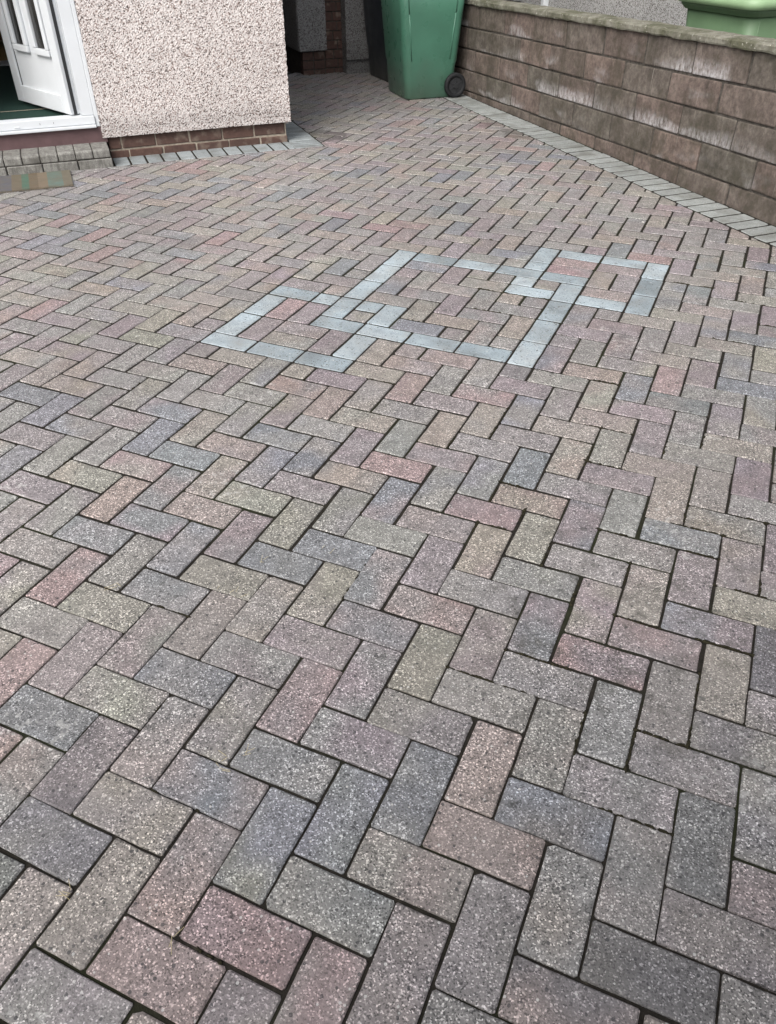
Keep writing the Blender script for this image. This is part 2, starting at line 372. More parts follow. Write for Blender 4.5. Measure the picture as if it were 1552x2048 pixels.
# ------------------------------------------------------------------ paving blocks
DES = 0.52
SR = {'G': (130, 128, 124), 'Y': (135, 131, 119), 'R': (143, 119, 116), 'P': (131, 121, 122), 'B': (115, 120, 126), 'D': (111, 110, 110), 'T': (140, 128, 118)}
KALB = 0.95
COLS = '47,-17,B;42,-11,B;43,-10,B;34,-7,B;33,-13,R;41,-16,B;39,-17,B;36,-17,B;37,-14,T;33,-10,R;32,-10,R;33,-9,RT;27,-10,B;28,-8,G;34,-27,R;37,-27,R;37,-26,R;38,-26,R;36,-27,B;34,-22,B;35,-25,BG;35,-18,B;30,-23,B;28,-21,PD;26,-21,P;27,-18,D;28,-17,R;26,-17,R;31,-26,R;34,-29,R;22,-25,R;23,-24,B;24,-24,B;27,-28,B;21,-22,Y;23,-18,Y;26,-25,B;17,-20,R;30,-26,R;30,-28,B;31,-27,B;27,-26,R;24,-21,R;16,-6,R;17,-6,P;22,-10,PR;22,-9,P;20,-10,P;20,-9,P;19,-8,G;20,-7,P;22,-7,G;20,-5,Y;23,-5,Y;22,-3,P;25,-4,P;25,-6,P;17,-7,Y;17,-10,Y;20,-3,P;19,-1,Y;19,-4,T;17,-1,P;33,2,R;31,-1,R;30,0,R;31,2,P;30,1,P;30,2,P;28,2,P;26,1,PB;26,2,P;25,2,P;24,2,P;23,1,P;22,2,G;24,3,RP;24,4,G;22,1,PB;20,0,D;20,1,G;21,2,T;22,4,Y;20,4,B;21,5,RP;20,3,Y;19,1,P;18,1,BG;19,2,G;18,3,T;19,4,P;20,5,BG;21,7,P;22,7,B;24,7,GB;27,6,BG;27,7,P;34,5,B;32,4,P;24,-1,T;23,-1,Y;27,4,Y;24,5,Y;23,4,Y;21,8,Y;20,7,P;11,-14,G;11,-13,B;12,-12,G;11,-12,BG;12,-11,G;13,-9,BG;14,-8,G;10,-12,P;9,-11,G;11,-10,G;11,-9,B;12,-8,T;14,-7,G;15,-6,P;9,-12,B;10,-9,RT;11,-7,B;12,-6,P;13,-6,BG;14,-4,G;14,-3,P;13,-2,R;9,-10,Y;8,-8,T;10,-7,BP;11,-6,T;12,-5,BG;13,-4,BG;12,-3,P;8,-10,P;7,-9,G;9,-6,T;10,-4,Y;11,-4,P;7,-10,P;7,-8,BG;8,-7,BP;9,-4,P;10,-3,G;11,-2,G;6,-8,G;6,-6,G;7,-5,BG;8,-3,B;9,-2,B;9,0,BP;8,-1,Y;5,-7,PR;6,-5,BG;7,-4,Y;6,-2,G;5,-8,P;5,-5,Y;4,-6,G;4,-4,PG;5,-3,Y;3,-5,P;3,-6,R;4,-3,BG;5,-1,P;6,-1,P;7,0,BP;5,0,RP;6,1,PG;3,-4,Y;3,-7,Y;4,-1,G;2,-5,B;16,-2,G;17,0,Y;15,-1,T;17,1,BG;18,2,G;15,-2,G;15,0,G;16,1,P;17,2,Y;19,3,G;14,-1,RP;13,-1,R;14,1,BG;15,2,B;15,3,Y;16,4,Y;17,5,P;18,6,G;14,3,G;15,5,P;16,6,T;17,6,G;19,7,G;18,7,Y;20,8,Y;17,8,P;16,7,G;15,6,T;14,5,G;13,2,RT;12,1,R;12,0,BG;12,-1,B;11,0,P;10,0,G;11,2,TR;12,3,Y;13,4,PB;13,6,BG;14,7,TG;15,8,G;12,5,G;11,4,G;10,3,G;9,2,G;10,1,P;8,1,RP;7,3,Y;9,4,BP;9,5,P;10,6,T;11,7,P;13,8,P;14,9,P;11,8,Y;10,7,BP;9,6,R;8,5,P;7,4,G;9,8,Y;8,7,G;9,9,D;7,2,Y;7,1,BP;6,3,G;7,6,G;6,2,G;5,3,PG;8,6,R;4,2,G;4,3,BG;5,4,T;5,5,TG;6,6,G;7,7,G;8,8,Y;8,9,P;7,8,YD;6,7,PG;5,6,G;4,5,DB;3,4,T;5,8,DG;6,9,G;2,4,TG;3,6,G;4,7,YG;2,5,G;4,9,R;1,4,P;3,8,G;2,7,D;1,6,D;0,5,G;2,9,G;1,8,T;2,-6,R;2,-4,BD;3,-3,Y;2,-2,Y;3,-1,G;4,0,RP;5,1,P;1,-3,PD;1,-4,T;1,-5,R;1,-2,YG;2,-1,PB;3,0,BG;4,1,G;0,-2,D;0,0,RP;1,1,BY;2,2,B;2,3,T;3,3,G;-1,-1,Y;-1,-2,TP;-1,-3,D;0,1,R;1,2,GB;-1,0,R;-1,2,Y;0,3,RG;-2,-1,G;0,4,P;-2,1,T;-2,-2,P'
CELLCOL = {}
for it in COLS.split(';'):
    a, b, c = it.split(','); CELLCOL[(int(a), int(b))] = c
def tint(code):
    def one(ch):
        r, g, b = SR[ch]; m_ = (r + g + b) / 3; r, g, b = [m_ + (q - m_) * DES for q in (r, g, b)]; j = rnd.uniform(-5, 5)
        return lin(r + j + 1.4 + rnd.uniform(-2, 2), g + j - 0.4 + rnd.uniform(-2, 2), b + j - 0.6 + rnd.uniform(-2, 2), KALB)
    c1 = one(code[0])
    c2 = one(code[1]) if len(code) > 1 else one(code[0] if rnd.random() < 0.55 else rnd.choice('GGYPT'))
    if code == 'R' : c2 = one('R') if rnd.random() < .6 else one('P')
    return c1, c2
def random_code():
    return rnd.choices(['G', 'P', 'Y', 'BG', 'T', 'B', 'R', 'PG', 'TG'], [30, 16, 14, 8, 12, 5, 5, 8, 8])[0]

# pale blocks laid as a knot of two linked outlines: (a0, a1, b0, b1) in cells of 0.1 m
PALE = [(18, 19, -11, -9), (18, 19, -9, -7), (18, 19, -7, -5), (19, 21, -11, -10), (21, 23, -11, -10), (23, 24, -11, -9), (23, 24, -9, -8),
        (22, 24, -8, -7), (24, 26, -8, -7), (26, 28, -8, -7), (28, 30, -8, -7), (21, 22, -8, -6), (23, 24, -7, -6), (22, 24, -6, -5), (21, 22, -6, -4),
        (19, 21, -6, -5), (21, 22, -4, -2), (21, 22, -2, 0), (29, 30, -7, -5), (29, 30, -5, -3), (29, 30, -3, -1), (31, 33, -2, -1), (30, 31, -2, -1),
        (32, 33, -1, 1), (32, 33, 1, 3), (31, 33, 3, 4), (29, 31, 3, 4), (27, 29, 3, 4), (27, 28, 1, 3), (21, 23, 0, 1), (23, 25, 0, 1), (25, 27, 0, 1),
        (27, 29, 0, 1), (29, 30, -1, 1), (28, 29, -2, -1), (27, 28, -2, 0)]
EXTRA = [(21, 23, -10, -9), (21, 23, -9, -8), (19, 21, -10, -9), (20, 21, -9, -7), (19, 20, -9, -7), (19, 21, -7, -6), (22, 23, -7, -6),
         (31, 32, -1, 1), (30, 31, -1, 1), (31, 32, 1, 3), (29, 31, 1, 2), (29, 31, 2, 3), (28, 29, 1, 3)]
taken = set()
def cells(r): return [(a, b) for a in range(r[0], r[1]) for b in range(r[2], r[3])]
for r in PALE + EXTRA:
    for c in cells(r): taken.add(c)
rects = list(EXTRA)
for a in range(-16, 76):
    for b in range(-62, 40):
        kk = (b - a) % 4
        if kk == 0: r = (a, a + 2, b, b + 1)
        elif kk == 1: r = (a, a + 1, b, b + 2)
        else: continue
        free = [c for c in cells(r) if c not in taken]
        if len(free) == 2: rects.append(r)
        else:
            for (x, y) in free: rects.append((x, x + 1, y, y + 1))
U = 0.1
S_BORD, T_FRONT, S_SIDE, T_BACK = 3.22, 4.70, 1.82, 7.35
def clip(poly, fn):
    out = []
    n = len(poly)
    for i in range(n):
        p, q = poly[i], poly[(i + 1) % n]
        fp, fq = fn(*p), fn(*q)
        if fp >= 0: out.append(p)
        if (fp >= 0) != (fq >= 0):
            u = fp / (fp - fq); out.append((p[0] + u * (q[0] - p[0]), p[1] + u * (q[1] - p[1])))
    return out
def area(poly):
    return 0.5 * sum(poly[i][0] * poly[(i + 1) % len(poly)][1] - poly[(i + 1) % len(poly)][0] * poly[i][1] for i in range(len(poly)))
def offset_poly(poly, d):
    n = len(poly); out = []
    for i in range(n):
        p0, p1, p2 = Vector(poly[i - 1]), Vector(poly[i]), Vector(poly[(i + 1) % n])
        e0 = (p1 - p0); e1 = (p2 - p1)
        if e0.length < 1e-6 or e1.length < 1e-6: return None
        e0.normalize(); e1.normalize()
        n0 = Vector((-e0.y, e0.x)); n1 = Vector((-e1.y, e1.x)); m = n0 + n1
        den = 1 + n0.dot(n1)
        if den < 0.15: den = 0.15
        out.append(p1 + m * (d / den))
    return [(v.x, v.y) for v in out]
def block_rings(poly, z, depth, ins, cham, rc, jag=0.0):
    """verts/faces of a block with rounded plan corners and a chamfered upper arris"""
    q = offset_poly(poly, ins)
    if not q or area(q) < 2e-4: return None
    n = len(q); outer = []
    for i in range(n):
        p0, p1, p2 = Vector(q[i - 1]), Vector(q[i]), Vector(q[(i + 1) % n])
        rc_ = rc * (2.2 if rnd.random() < 0.03 else 1.0)
        l0 = min(rc_ * rnd.uniform(0.6, 1.6), (p0 - p1).length * 0.3); l1 = min(rc_ * rnd.uniform(0.6, 1.6), (p2 - p1).length * 0.3)
        a = p1 + (p0 - p1).normalized() * l0; b = p1 + (p2 - p1).normalized() * l1
        outer += [a, b]
        L = (p2 - p1).length
        if jag and L > 0.07:
            e = (p2 - p1).normalized(); nn = Vector((-e.y, e.x))
            for u in ((0.5,) if L < 0.13 else (0.33, 0.67)):
                outer.append(p1 + e * L * (u + rnd.uniform(-0.08, 0.08)) + nn * rnd.uniform(-jag * 0.4, jag))
    m = len(outer); cx = sum(v.x for v in outer) / m; cy = sum(v.y for v in outer) / m
    top = []
    for v in outer:
        d = Vector((cx, cy)) - v; k_ = cham * rnd.uniform(0.75, 1.35)
        top.append(v + d.normalized() * k_ * 1.25)
    V = [(v.x, v.y, z - depth) for v in outer] + [(v.x, v.y, z - cham * 0.95) for v in outer] + [(v.x, v.y, z) for v in top]
    F = []
    for i in range(m):
        j = (i + 1) % m
        F.append((i, j, m + j, m + i)); F.append((m + i, m + j, 2 * m + j, 2 * m + i))
    F.append(tuple(range(2 * m, 3 * m)))
    return V, F
# shared meshes for whole blocks
def proto(w, h, ins, n, mat, name):
    res = []
    for i in range(n):
        V, F = block_rings([(-w / 2, -h / 2), (w / 2, -h / 2), (w / 2, h / 2), (-w / 2, h / 2)], 0.0, 0.045, ins, 0.0027, 0.0032, 0.0016)
        me = bpy.data.meshes.new(name); me.from_pydata(V, [], F); me.update(); me.materials.append(mat); res.append(me)
    return res
TIGHT = {k_: proto(*k_, 0.0018, 8, M_BRICK, 'paving_brick') for k_ in ((0.2, 0.1), (0.1, 0.1))}
MIDJ = {k_: proto(*k_, 0.0036, 8, M_BRICK, 'paving_brick') for k_ in ((0.2, 0.1), (0.1, 0.1))}
LOOSE = {k_: proto(*k_, 0.0036, 7, M_BRICK, 'paving_brick') for k_ in ((0.2, 0.1), (0.1, 0.1))}
PALEM = {k_: proto(*k_, 0.0040, 6, M_PALE, 'pale_paving_block') for k_ in ((0.2, 0.1), (0.1, 0.1))}
def place_block(name, meshes, r, c1, c2, amp=1.0):
    a0, a1, b0, b1 = r
    x, y = (b0 + b1) / 2 * U, (a0 + a1) / 2 * U
    L, Wd = b1 - b0, a1 - a0
    key = (0.2, 0.1) if L + Wd == 3 else (0.1, 0.1)
    rot = 0.0 if L >= Wd else math.pi / 2
    if rnd.random() < 0.5: rot += math.pi
    o = bpy.data.objects.new(name, rnd.choice(meshes[key])); COL.objects.link(o); o.parent = drive
    far = 0.4 if to_st(x, y)[1] > 0.9 else 0.75
    o.location = (x + rnd.gauss(0, 0.0009) * amp, y + rnd.gauss(0, 0.0009) * amp, zundul(x, y) + rnd.gauss(0, 0.0008) * amp * far)
    gx_ = (zundul(x + 0.05, y) - zundul(x - 0.05, y)) / 0.1; gy_ = (zundul(x, y + 0.05) - zundul(x, y - 0.05)) / 0.1
    nrm = Vector((-gx_ + rnd.gauss(0, 0.004) * amp * far, -gy_ + rnd.gauss(0, 0.004) * amp * far, 1)).normalized()
    o.rotation_euler = (Vector((0, 0, 1)).rotation_difference(nrm) @ Matrix.Rotation(rot + rnd.gauss(0, 0.006) * amp, 3, 'Z').to_quaternion()).to_euler()
    o['tint'] = c1; o['tint_b'] = c2
    return o
todo = []
for r in rects:
    a0, a1, b0, b1 = r
    poly = [(b0 * U, a0 * U), (b1 * U, a0 * U), (b1 * U, a1 * U), (b0 * U, a1 * U)]
    cx, cy = (b0 + b1) / 2 * U, (a0 + a1) / 2 * U
    cs, ct = to_st(cx, cy)
    if cs < -1.15 or cs > S_BORD + 0.12 or ct < -1.45 or ct > T_BACK + 0.1: continue
    full = True; extra_piece = None
    ss = [to_st(*p) for p in poly]
    if max(q[0] for q in ss) > S_BORD: poly = clip(poly, lambda x, y: S_BORD - to_st(x, y)[0]); full = False
    smin = min(q[0] for q in ss); tmax = max(q[1] for q in ss)
    if tmax > T_FRONT and smin < S_SIDE:
        full = False
        p1 = clip(poly, lambda x, y: T_FRONT - to_st(x, y)[1])
        p2 = clip(poly, lambda x, y: to_st(x, y)[1] - T_FRONT)
        p2 = clip(p2, lambda x, y: to_st(x, y)[0] - S_SIDE) if len(p2) > 2 else p2
        a1 = area(p1) if len(p1) > 2 else 0; a2 = area(p2) if len(p2) > 2 else 0
        if a1 + a2 > 0.0195: full = False
        elif a1 >= a2: poly = p1
        else: poly = p2
        if min(a1, a2) > 0.0012 and a1 + a2 <= 0.0195: extra_piece = p2 if a1 >= a2 else p1
    if len(poly) < 3 or area(poly) < 0.0012: continue
    px = project(cx, cy, 0)
    A = 0.0
    if px and -60 < px[0] < 1612 and -60 < px[1] < 2110:
        pp = [project(x, y, 0) for x, y in poly]
        if all(pp):
            pp = [(min(1552, max(0, q[0])), min(2048, max(0, q[1]))) for q in pp]; A = abs(area(pp))
    code = None
    for c in cells(r):
        if c in CELLCOL: code = CELLCOL[c]
    code = code or random_code()
    todo.append((A, r, poly, full, code, cx, cy))
    if extra_piece: todo.append((A * 0.3, r, extra_piece, False, code, cx, cy))
todo.sort(key=lambda q: -q[0])
NV, NF, T1, T2 = [], [], [], []
nsingle = 0
for A, r, poly, full, code, cx, cy in todo:
    c1, c2 = tint(code); w = wide(cx, cy)
    if full and nsingle < 300 and A > 0:
        place_block('paving_brick', LOOSE if rnd.random() < w else (TIGHT if to_st(cx, cy)[1] < 0.75 else MIDJ), r, c1, c2, 1.0 + 0.2 * w); nsingle += 1
        continue
    dx, dy = rnd.gauss(0, 0.0009), rnd.gauss(0, 0.0009); ang = rnd.gauss(0, 0.006); ca, sa = math.cos(ang), math.sin(ang)
    poly = [(cx + dx + (x - cx) * ca - (y - cy) * sa, cy + dy + (x - cx) * sa + (y - cy) * ca) for x, y in poly]
    res = block_rings(poly, rnd.gauss(0, 0.0004), 0.03, 0.0040 + 0.0010 * w + rnd.uniform(0, 0.0008), 0.0032, 0.0035)
    if not res: continue
    V, F = res; base = len(NV)
    tx, ty = rnd.gauss(0, 0.0025), rnd.gauss(0, 0.0025)
    V = [(x, y, z + zundul(x, y) + (x - cx) * tx + (y - cy) * ty) for x, y, z in V]
    NV += V; NF += [tuple(i + base for i in f) for f in F]; T1 += [c1] * len(V); T2 += [c2] * len(V)
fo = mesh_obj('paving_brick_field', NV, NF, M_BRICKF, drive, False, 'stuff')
tag(fo, 'farther and cut herringbone paving bricks in mixed greys')
for nm, dat in (('tint', T1), ('tint_b', T2)):
    at = fo.data.attributes.new(nm, 'FLOAT_COLOR', 'POINT')
    buf = []
    for c in dat: buf += [c[0], c[1], c[2], 1.0]
    at.data.foreach_set('color', buf)
for r in PALE:
    j = rnd.uniform(-14, 9)
    c1 = lin(158 + j, 170 + j, 176 + j, 0.98); c2 = lin(148 + j * 2, 157 + j * 2, 161 + j * 2, 0.96)
    place_block('pale_paving_block', PALEM, r, c1, c2, 0.8)
print('bricks', len(todo), 'single', nsingle)

def edge_block(name, poly, mat, z=0.0, cham=0.004, ins=0.0022, depth=0.045, jit=True):
    res = block_rings(poly, z + (rnd.gauss(0, 0.0005) if jit else 0), depth, ins, cham, 0.005)
    if not res: return None
    V, F = res
    V = [(x_, y_, z_ + zundul(x_, y_)) for x_, y_, z_ in V]
    o = mesh_obj(name, V, F, mat, drive)
    return o
# border along the garden wall: headers laid square to it
t = -1.5
while t < 7.2:
    s0, s1 = S_BORD, 3.44
    edge_block('border_block', [st(s0 + rnd.uniform(-0.004, 0.004), t), st(s1, t), st(s1, t + 0.1), st(s0 + rnd.uniform(-0.004, 0.004), t + 0.1)], M_EDGE, 0.0005, 0.004, 0.0072)
    t += 0.1 + rnd.uniform(0.0, 0.0015)
# edging along the house front and round its corner
s = 0.46
while s < 1.60:
    w = min(0.1, 1.625 - s)
    edge_block('house_edging_block', [st(s, T_FRONT + rnd.uniform(-0.003, 0.003)), st(s + w, T_FRONT + rnd.uniform(-0.003, 0.003)), st(s + w, 4.905), st(s, 4.905)], M_EDGEH, 0.001, 0.004, 0.005)
    s += 0.1015
edge_block('house_edging_block', [st(1.62, 4.70), st(1.82, 4.70), st(1.62, 4.90)], M_EDGEH, 0.0015, 0.004, 0.0036)
edge_block('house_edging_block', [st(1.82, 4.70), st(1.82, 4.90), st(1.62, 4.90)], M_EDGEH, 0.0015, 0.004, 0.0036)
t = 4.90
while t < 7.2:
    edge_block('house_edging_block', [st(1.63, t), st(S_SIDE, t), st(S_SIDE, t + 0.1), st(1.63, t + 0.1)], M_EDGEH, 0.0015, 0.004, 0.0036)
    t += 0.1012

# ------------------------------------------------------------------ moss, straws and grit
def blob(bm, x, y, z, r, flat, ang=None):
    g = bmesh.ops.create_icosphere(bm, subdivisions=1, radius=1.0)
    if ang is None: ang = rnd.uniform(0, 6.28)
    m = Matrix.Translation((x, y, z)) @ Matrix.Rotation(ang, 4, 'Z') @ Matrix.Diagonal((r * rnd.uniform(0.9, 3.0), r * rnd.uniform(0.6, 1.0), flat, 1))
    for v in g['verts']:
        v.co *= rnd.uniform(0.7, 1.25); v.co = m @ v.co
bm = bmesh.new()
cnt = 0
shown = [q for q in todo if q[0] > 0]
for A, r, poly, full, code, cx, cy in shown:
    w = wide(cx, cy)
    nb = 0
    if cy < 3.4:
        if w > 0.3: nb = int(rnd.random() < w) * rnd.randint(10, 34)
        elif rnd.random() < 0.10: nb = rnd.randint(2, 6)
    if not nb: continue
    i = rnd.randrange(len(poly)); p, q = poly[i], poly[(i + 1) % len(poly)]
    u0 = rnd.random(); ea = math.atan2(q[1] - p[1], q[0] - p[0])
    for k_ in range(nb):
        u = min(1, max(0, u0 + rnd.gauss(0, 0.22)))
        x = p[0] + (q[0] - p[0]) * u + rnd.gauss(0, 0.0009); y = p[1] + (q[1] - p[1]) * u + rnd.gauss(0, 0.0009)
        blob(bm, x, y, zundul(x, y) - 0.003 + rnd.uniform(-0.001, 0.0018), rnd.uniform(0.0026, 0.0052), rnd.uniform(0.0024, 0.0048), ea + rnd.gauss(0, 0.15)); cnt += 1
mo = bm_obj('moss', bm, M_MOSS, drive, True, 'stuff'); tag(mo, 'dark brown green moss filling paving joints')
bm = bmesh.new()
M_STRAW = m_plain('dry_straw', (0.42, 0.36, 0.22), 0.8, 0.2)
straws = [(437, 1530, 5), (480, 1525, 3), (230, 1178, 3), (460, 1185, 4), (650, 1100, 2), (350, 1880, 3), (140, 1785, 4), (1090, 480, 1), (520, 1125, 3)]
def unproj(px, py):
    c = ((px - 776) / FPX, (py - 1024) / FPX, 1.0)
    d = [sum(CAM_R[i][k_] * c[i] for i in range(3)) for k_ in range(3)]
    k_ = -CAM_C[2] / d[2]; return CAM_C[0] + d[0] * k_, CAM_C[1] + d[1] * k_
for px, py, n in straws:
    x, y = unproj(px, py)
    for i in range(n):
        a = rnd.uniform(0, 3.14); L = rnd.uniform(0.008, 0.03); x1 = x + rnd.gauss(0, 0.012); y1 = y + rnd.gauss(0, 0.012)
        add_tube(bm, (x1, y1, 0.005), (x1 + L * math.cos(a), y1 + L * math.sin(a), 0.006 + rnd.uniform(0, 0.004)), 0.0005, 4)
so = bm_obj('dry_straw', bm, M_STRAW, drive, False, 'stuff'); tag(so, 'wisps of dry straw caught in the joints')
bm = bmesh.new()
M_GRIT = m_plain('white_grit', (0.6, 0.59, 0.56), 0.8, 0.3)
for i in range(70):
    if i < 30: s, t = rnd.uniform(-0.3, 2.4), rnd.uniform(4.3, 4.68)
    elif i < 50: s, t = rnd.uniform(1.9, 3.1), rnd.uniform(4.2, 6.0)
    else: s, t = rnd.uniform(-0.2, 3.2), rnd.uniform(2.0, 4.6)
    x, y = st(s, t); blob(bm, x, y, 0.005, rnd.uniform(0.0012, 0.003), 0.002)
gr = bm_obj('loose_chippings', bm, M_GRIT, drive, False, 'stuff'); tag(gr, 'tiny white chippings scattered near the house')

# ------------------------------------------------------------------ garden wall
wall = empty('garden_wall', 'brown concrete block boundary wall with salt stains and mossy coping', 'wall', (0, 0, 0), R45)
SLOPE = -0.022
def wz(t, z): return z + SLOPE * (t - 2.6)
def shear(o):
    for v in o.data.vertices: v.co.z = v.co.z + SLOPE * (v.co.y - 2.6)
WS = 3.445
courses = [(-0.12, 0.098, 0.0), (0.108, 0.250, 0.235), (0.260, 0.402, 0.02), (0.412, 0.552, 0.25), (0.562, 0.712, 0.06)]
mort = box('mortar', M_MORTARD, wall, WS + 0.009, WS + 0.125, -1.5, 7.6, -0.15, 0.715); 
bm = bmesh.new(); bm.from_mesh(mort.data); bmesh.ops.subdivide_edges(bm, edges=[e for e in bm.edges if abs(e.verts[0].co.y - e.verts[1].co.y) > 1], cuts=1); bm.to_mesh(mort.data); bm.free(); shear(mort)
for z0, z1, off in courses:
    t = -1.6 + off
    while t < 7.5:
        L = 0.432 + rnd.uniform(-0.012, 0.012)
        bm = bmesh.new()
        jx = rnd.uniform(-0.003, 0.003)
        add_box(bm, WS + jx, WS + 0.06, t + 0.0075, t + L - 0.0075, z0, z1, 0.007, 2, 0.0035)
        o = bm_obj('wall_block', bm, M_WBLOCK, wall); shear(o)
        t += L
t = -1.6
while t < 7.5:
    L = 0.9
    bm = bmesh.new()
    # coping slab, its arris broken and uneven
    n = 24; prof = [(3.428, 0.714), (3.424, 0.722), (3.424, 0.744), (3.432, 0.752), (3.515, 0.757), (3.598, 0.752), (3.602, 0.742), (3.602, 0.714)]
    rings = []
    for i in range(n + 1):
        tt = t + 0.002 + (L - 0.004) * i / n; ring = []
        for (ps, pz) in prof:
            d = 0.004 * noise.noise((ps * 30, tt * 14, pz * 30)) + 0.003 * noise.noise((ps * 60, tt * 45, pz * 60))
            ring.append(bm.verts.new((ps + d, tt, wz(tt, pz) + d * 0.8)))
        rings.append(ring)
    for i in range(n):
        for j in range(len(prof)):
            k_ = (j + 1) % len(prof)
            bm.faces.new((rings[i][j], rings[i + 1][j], rings[i + 1][k_], rings[i][k_]))
    bm.faces.new(rings[0]); bm.faces.new(list(reversed(rings[-1])))
    bmesh.ops.recalc_face_normals(bm, faces=bm.faces)
    bm_obj('coping_slab', bm, M_COPING, wall)
    t += L

# ------------------------------------------------------------------ house
house = empty('rendered_house', 'white and pink pebble dashed house with red brick plinth and open white door', 'house', (0, 0, 0), R45)
T0 = 4.88
def dash_panel(name, mat, s0, s1, z0, z1, step, t0, thick, parent, amp=0.0024):
    nx = max(2, int((s1 - s0) / step)); nz = max(2, int((z1 - z0) / step)); V, F = [], []
    for j in range(nz + 1):
        for i in range(nx + 1):
            s = s0 + (s1 - s0) * i / nx; z = z0 + (z1 - z0) * j / nz
            edge = (i in (0, nx)) or j == 0
            dt = -amp * rnd.random() ** 1.6
            if j == 0: dt = -0.006; z += rnd.uniform(-0.0015, 0.0015)      # bell-cast drip
            elif j < 4: dt -= 0.006 * (1 - j / 4)
            if i in (0, nx): s += rnd.uniform(-0.003, 0.003)
            V.append((s, t0 + dt, z))
    W_ = nx + 1
    for j in range(nz):
        for i in range(nx):
            a = j * W_ + i; F.append((a, a + 1, a + W_ + 1, a + W_))
    base = len(V); idx = {}
    def back(i):
        if i not in idx:
            idx[i] = len(V); x, y, z = V[i]; V.append((x, t0 + thick, z))
        return idx[i]
    for i in range(nx): F.append((i + 1, i, back(i), back(i + 1)))
    for j in range(nz):
        a, b = j * W_, (j + 1) * W_; F.append((a, b, back(b), back(a)))
        a, b = j * W_ + nx, (j + 1) * W_ + nx; F.append((b, a, back(a), back(b)))
    return mesh_obj(name, V, F, mat, parent, False)
dash_panel('render_wall', M_DASH, 0.432, 1.648, 0.127, 1.5, 0.0075, T0, 0.05, house)
HT = 4.7
box('wall', M_DASH, house, 0.43, 1.64, T0 + 0.012, T0 + 0.26, 1.48, HT)
box('wall', M_DASH, house, 0.45, 1.638, T0 + 0.03, T0 + 0.26, 0.11, 1.49)
box('wall', M_DASH, house, 1.40, 1.642, T0 + 0.262, 9.3, 0.127, HT)
box('wall', M_DASH, house, -6.0, -0.66, T0, T0 + 0.26, 0.127, HT)
box('wall', M_DASH, house, -0.66, 0.43, T0, T0 + 0.26, 2.36, HT)
# back wall with an unseen opening cut to let daylight into the hall
for a in ((-6.0, -1.2, 0.0, HT), (0.25, 1.40, 0.0, HT), (-1.2, 0.25, 0.0, 1.05), (-1.2, 0.25, 1.95, HT)):
    box('wall', M_DASH, house, a[0], a[1], 9.05, 9.3, a[2], a[3])
box('wall', M_DASH, house, -6.25, -6.0, T0, 9.3, 0.0, HT)
bm = bmesh.new()
vv = [(-6.5, T0 - 0.3, HT), (1.9, T0 - 0.3, HT), (1.9, 9.6, HT), (-6.5, 9.6, HT), (-6.5, 7.1, HT + 0.6), (1.9, 7.1, HT + 0.6)]
vv = [bm.verts.new(v) for v in vv]
for f in ((0, 1, 2, 3), (0, 1, 5, 4), (2, 3, 4, 5), (1, 2, 5), (3, 0, 4)): bm.faces.new([vv[i] for i in f])
bmesh.ops.recalc_face_normals(bm, faces=bm.faces); bm_obj('roof', bm, M_ROOF, house)
# brick plinth
box('plinth_mortar', M_MORTAR, house, 0.462, 1.616, T0 + 0.027, T0 + 0.13, -0.1, 0.124)
for row, (z0, z1, off) in enumerate(((-0.03, 0.040, 0.09), (0.051, 0.123, 0.0))):
    s = 0.458 - (0.09 if row == 0 else 0.13)
    while s < 1.62:
        L = 0.215; a, b = max(s, 0.458), min(s + L - 0.010, 1.622)
        if b - a > 0.03:
            bm = bmesh.new(); add_box(bm, a, b, T0 + 0.021 + rnd.uniform(-0.002, 0.002), T0 + 0.1, z0, z1, 0.004, 1, 0.0018); bm_obj('plinth_brick', bm, M_RBRICK, house)
        s += L + rnd.uniform(-0.003, 0.003)
for row, (z0, z1) in enumerate(((-0.03, 0.040), (0.051, 0.123))):
    t = T0 + 0.11
    while t < 7.2:
        L = 0.215; bm = bmesh.new(); add_box(bm, 1.55, 1.622, t, t + L - 0.01, z0, z1, 0.004, 1, 0.0018); bm_obj('plinth_brick', bm, M_RBRICK, house); t += L
box('plinth_mortar', M_MORTAR, house, 1.45, 1.614, T0 + 0.14, 9.2, -0.1, 0.126)
# painted sill block below the door, and the door frame
box('painted_sill', M_SILLP, house, -0.72, 0.458, T0 + 0.002, T0 + 0.2, 0.098, 0.190, 0.004, 2)
fr = box('door_frame', M_UPVC, house, 0.337, 0.408, T0 + 0.008, T0 + 0.075, 0.258, 2.34, 0.004, 2)
box('jamb_trim', M_UPVC, fr, 0.4085, 0.4315, T0 + 0.004, T0 + 0.03, 0.192, 2.34, 0.003, 1)
box('jamb', M_UPVC, fr, 0.331, 0.3365, T0 + 0.03, T0 + 0.075, 0.258, 2.30, 0.003, 1)
box('jamb', M_UPVC, fr, -0.62, -0.55, T0 + 0.008, T0 + 0.075, 0.258, 2.34, 0.004, 2)
box('head', M_UPVC, fr, -0.549, 0.336, T0 + 0.008, T0 + 0.075, 2.27, 2.34, 0.004, 2)
th = box('door_threshold', M_UPVC, house, -0.64, 0.4075, T0 - 0.004, T0 + 0.078, 0.209, 0.2565, 0.005, 2)
box('threshold_lip', M_UPVC, th, -0.65, 0.4075, T0 - 0.022, T0 + 0.05, 0.1915, 0.2075, 0.004, 2)
box('drain_cover', M_UPVC, th, -0.062, -0.03, T0 - 0.008, T0 - 0.003, 0.219, 0.228, 0.002, 1)
for s in (0.085, 0.163): box('screw_slot', M_BLACK, th, s, s + 0.002, T0 - 0.0055, T0 - 0.003, 0.228, 0.238)
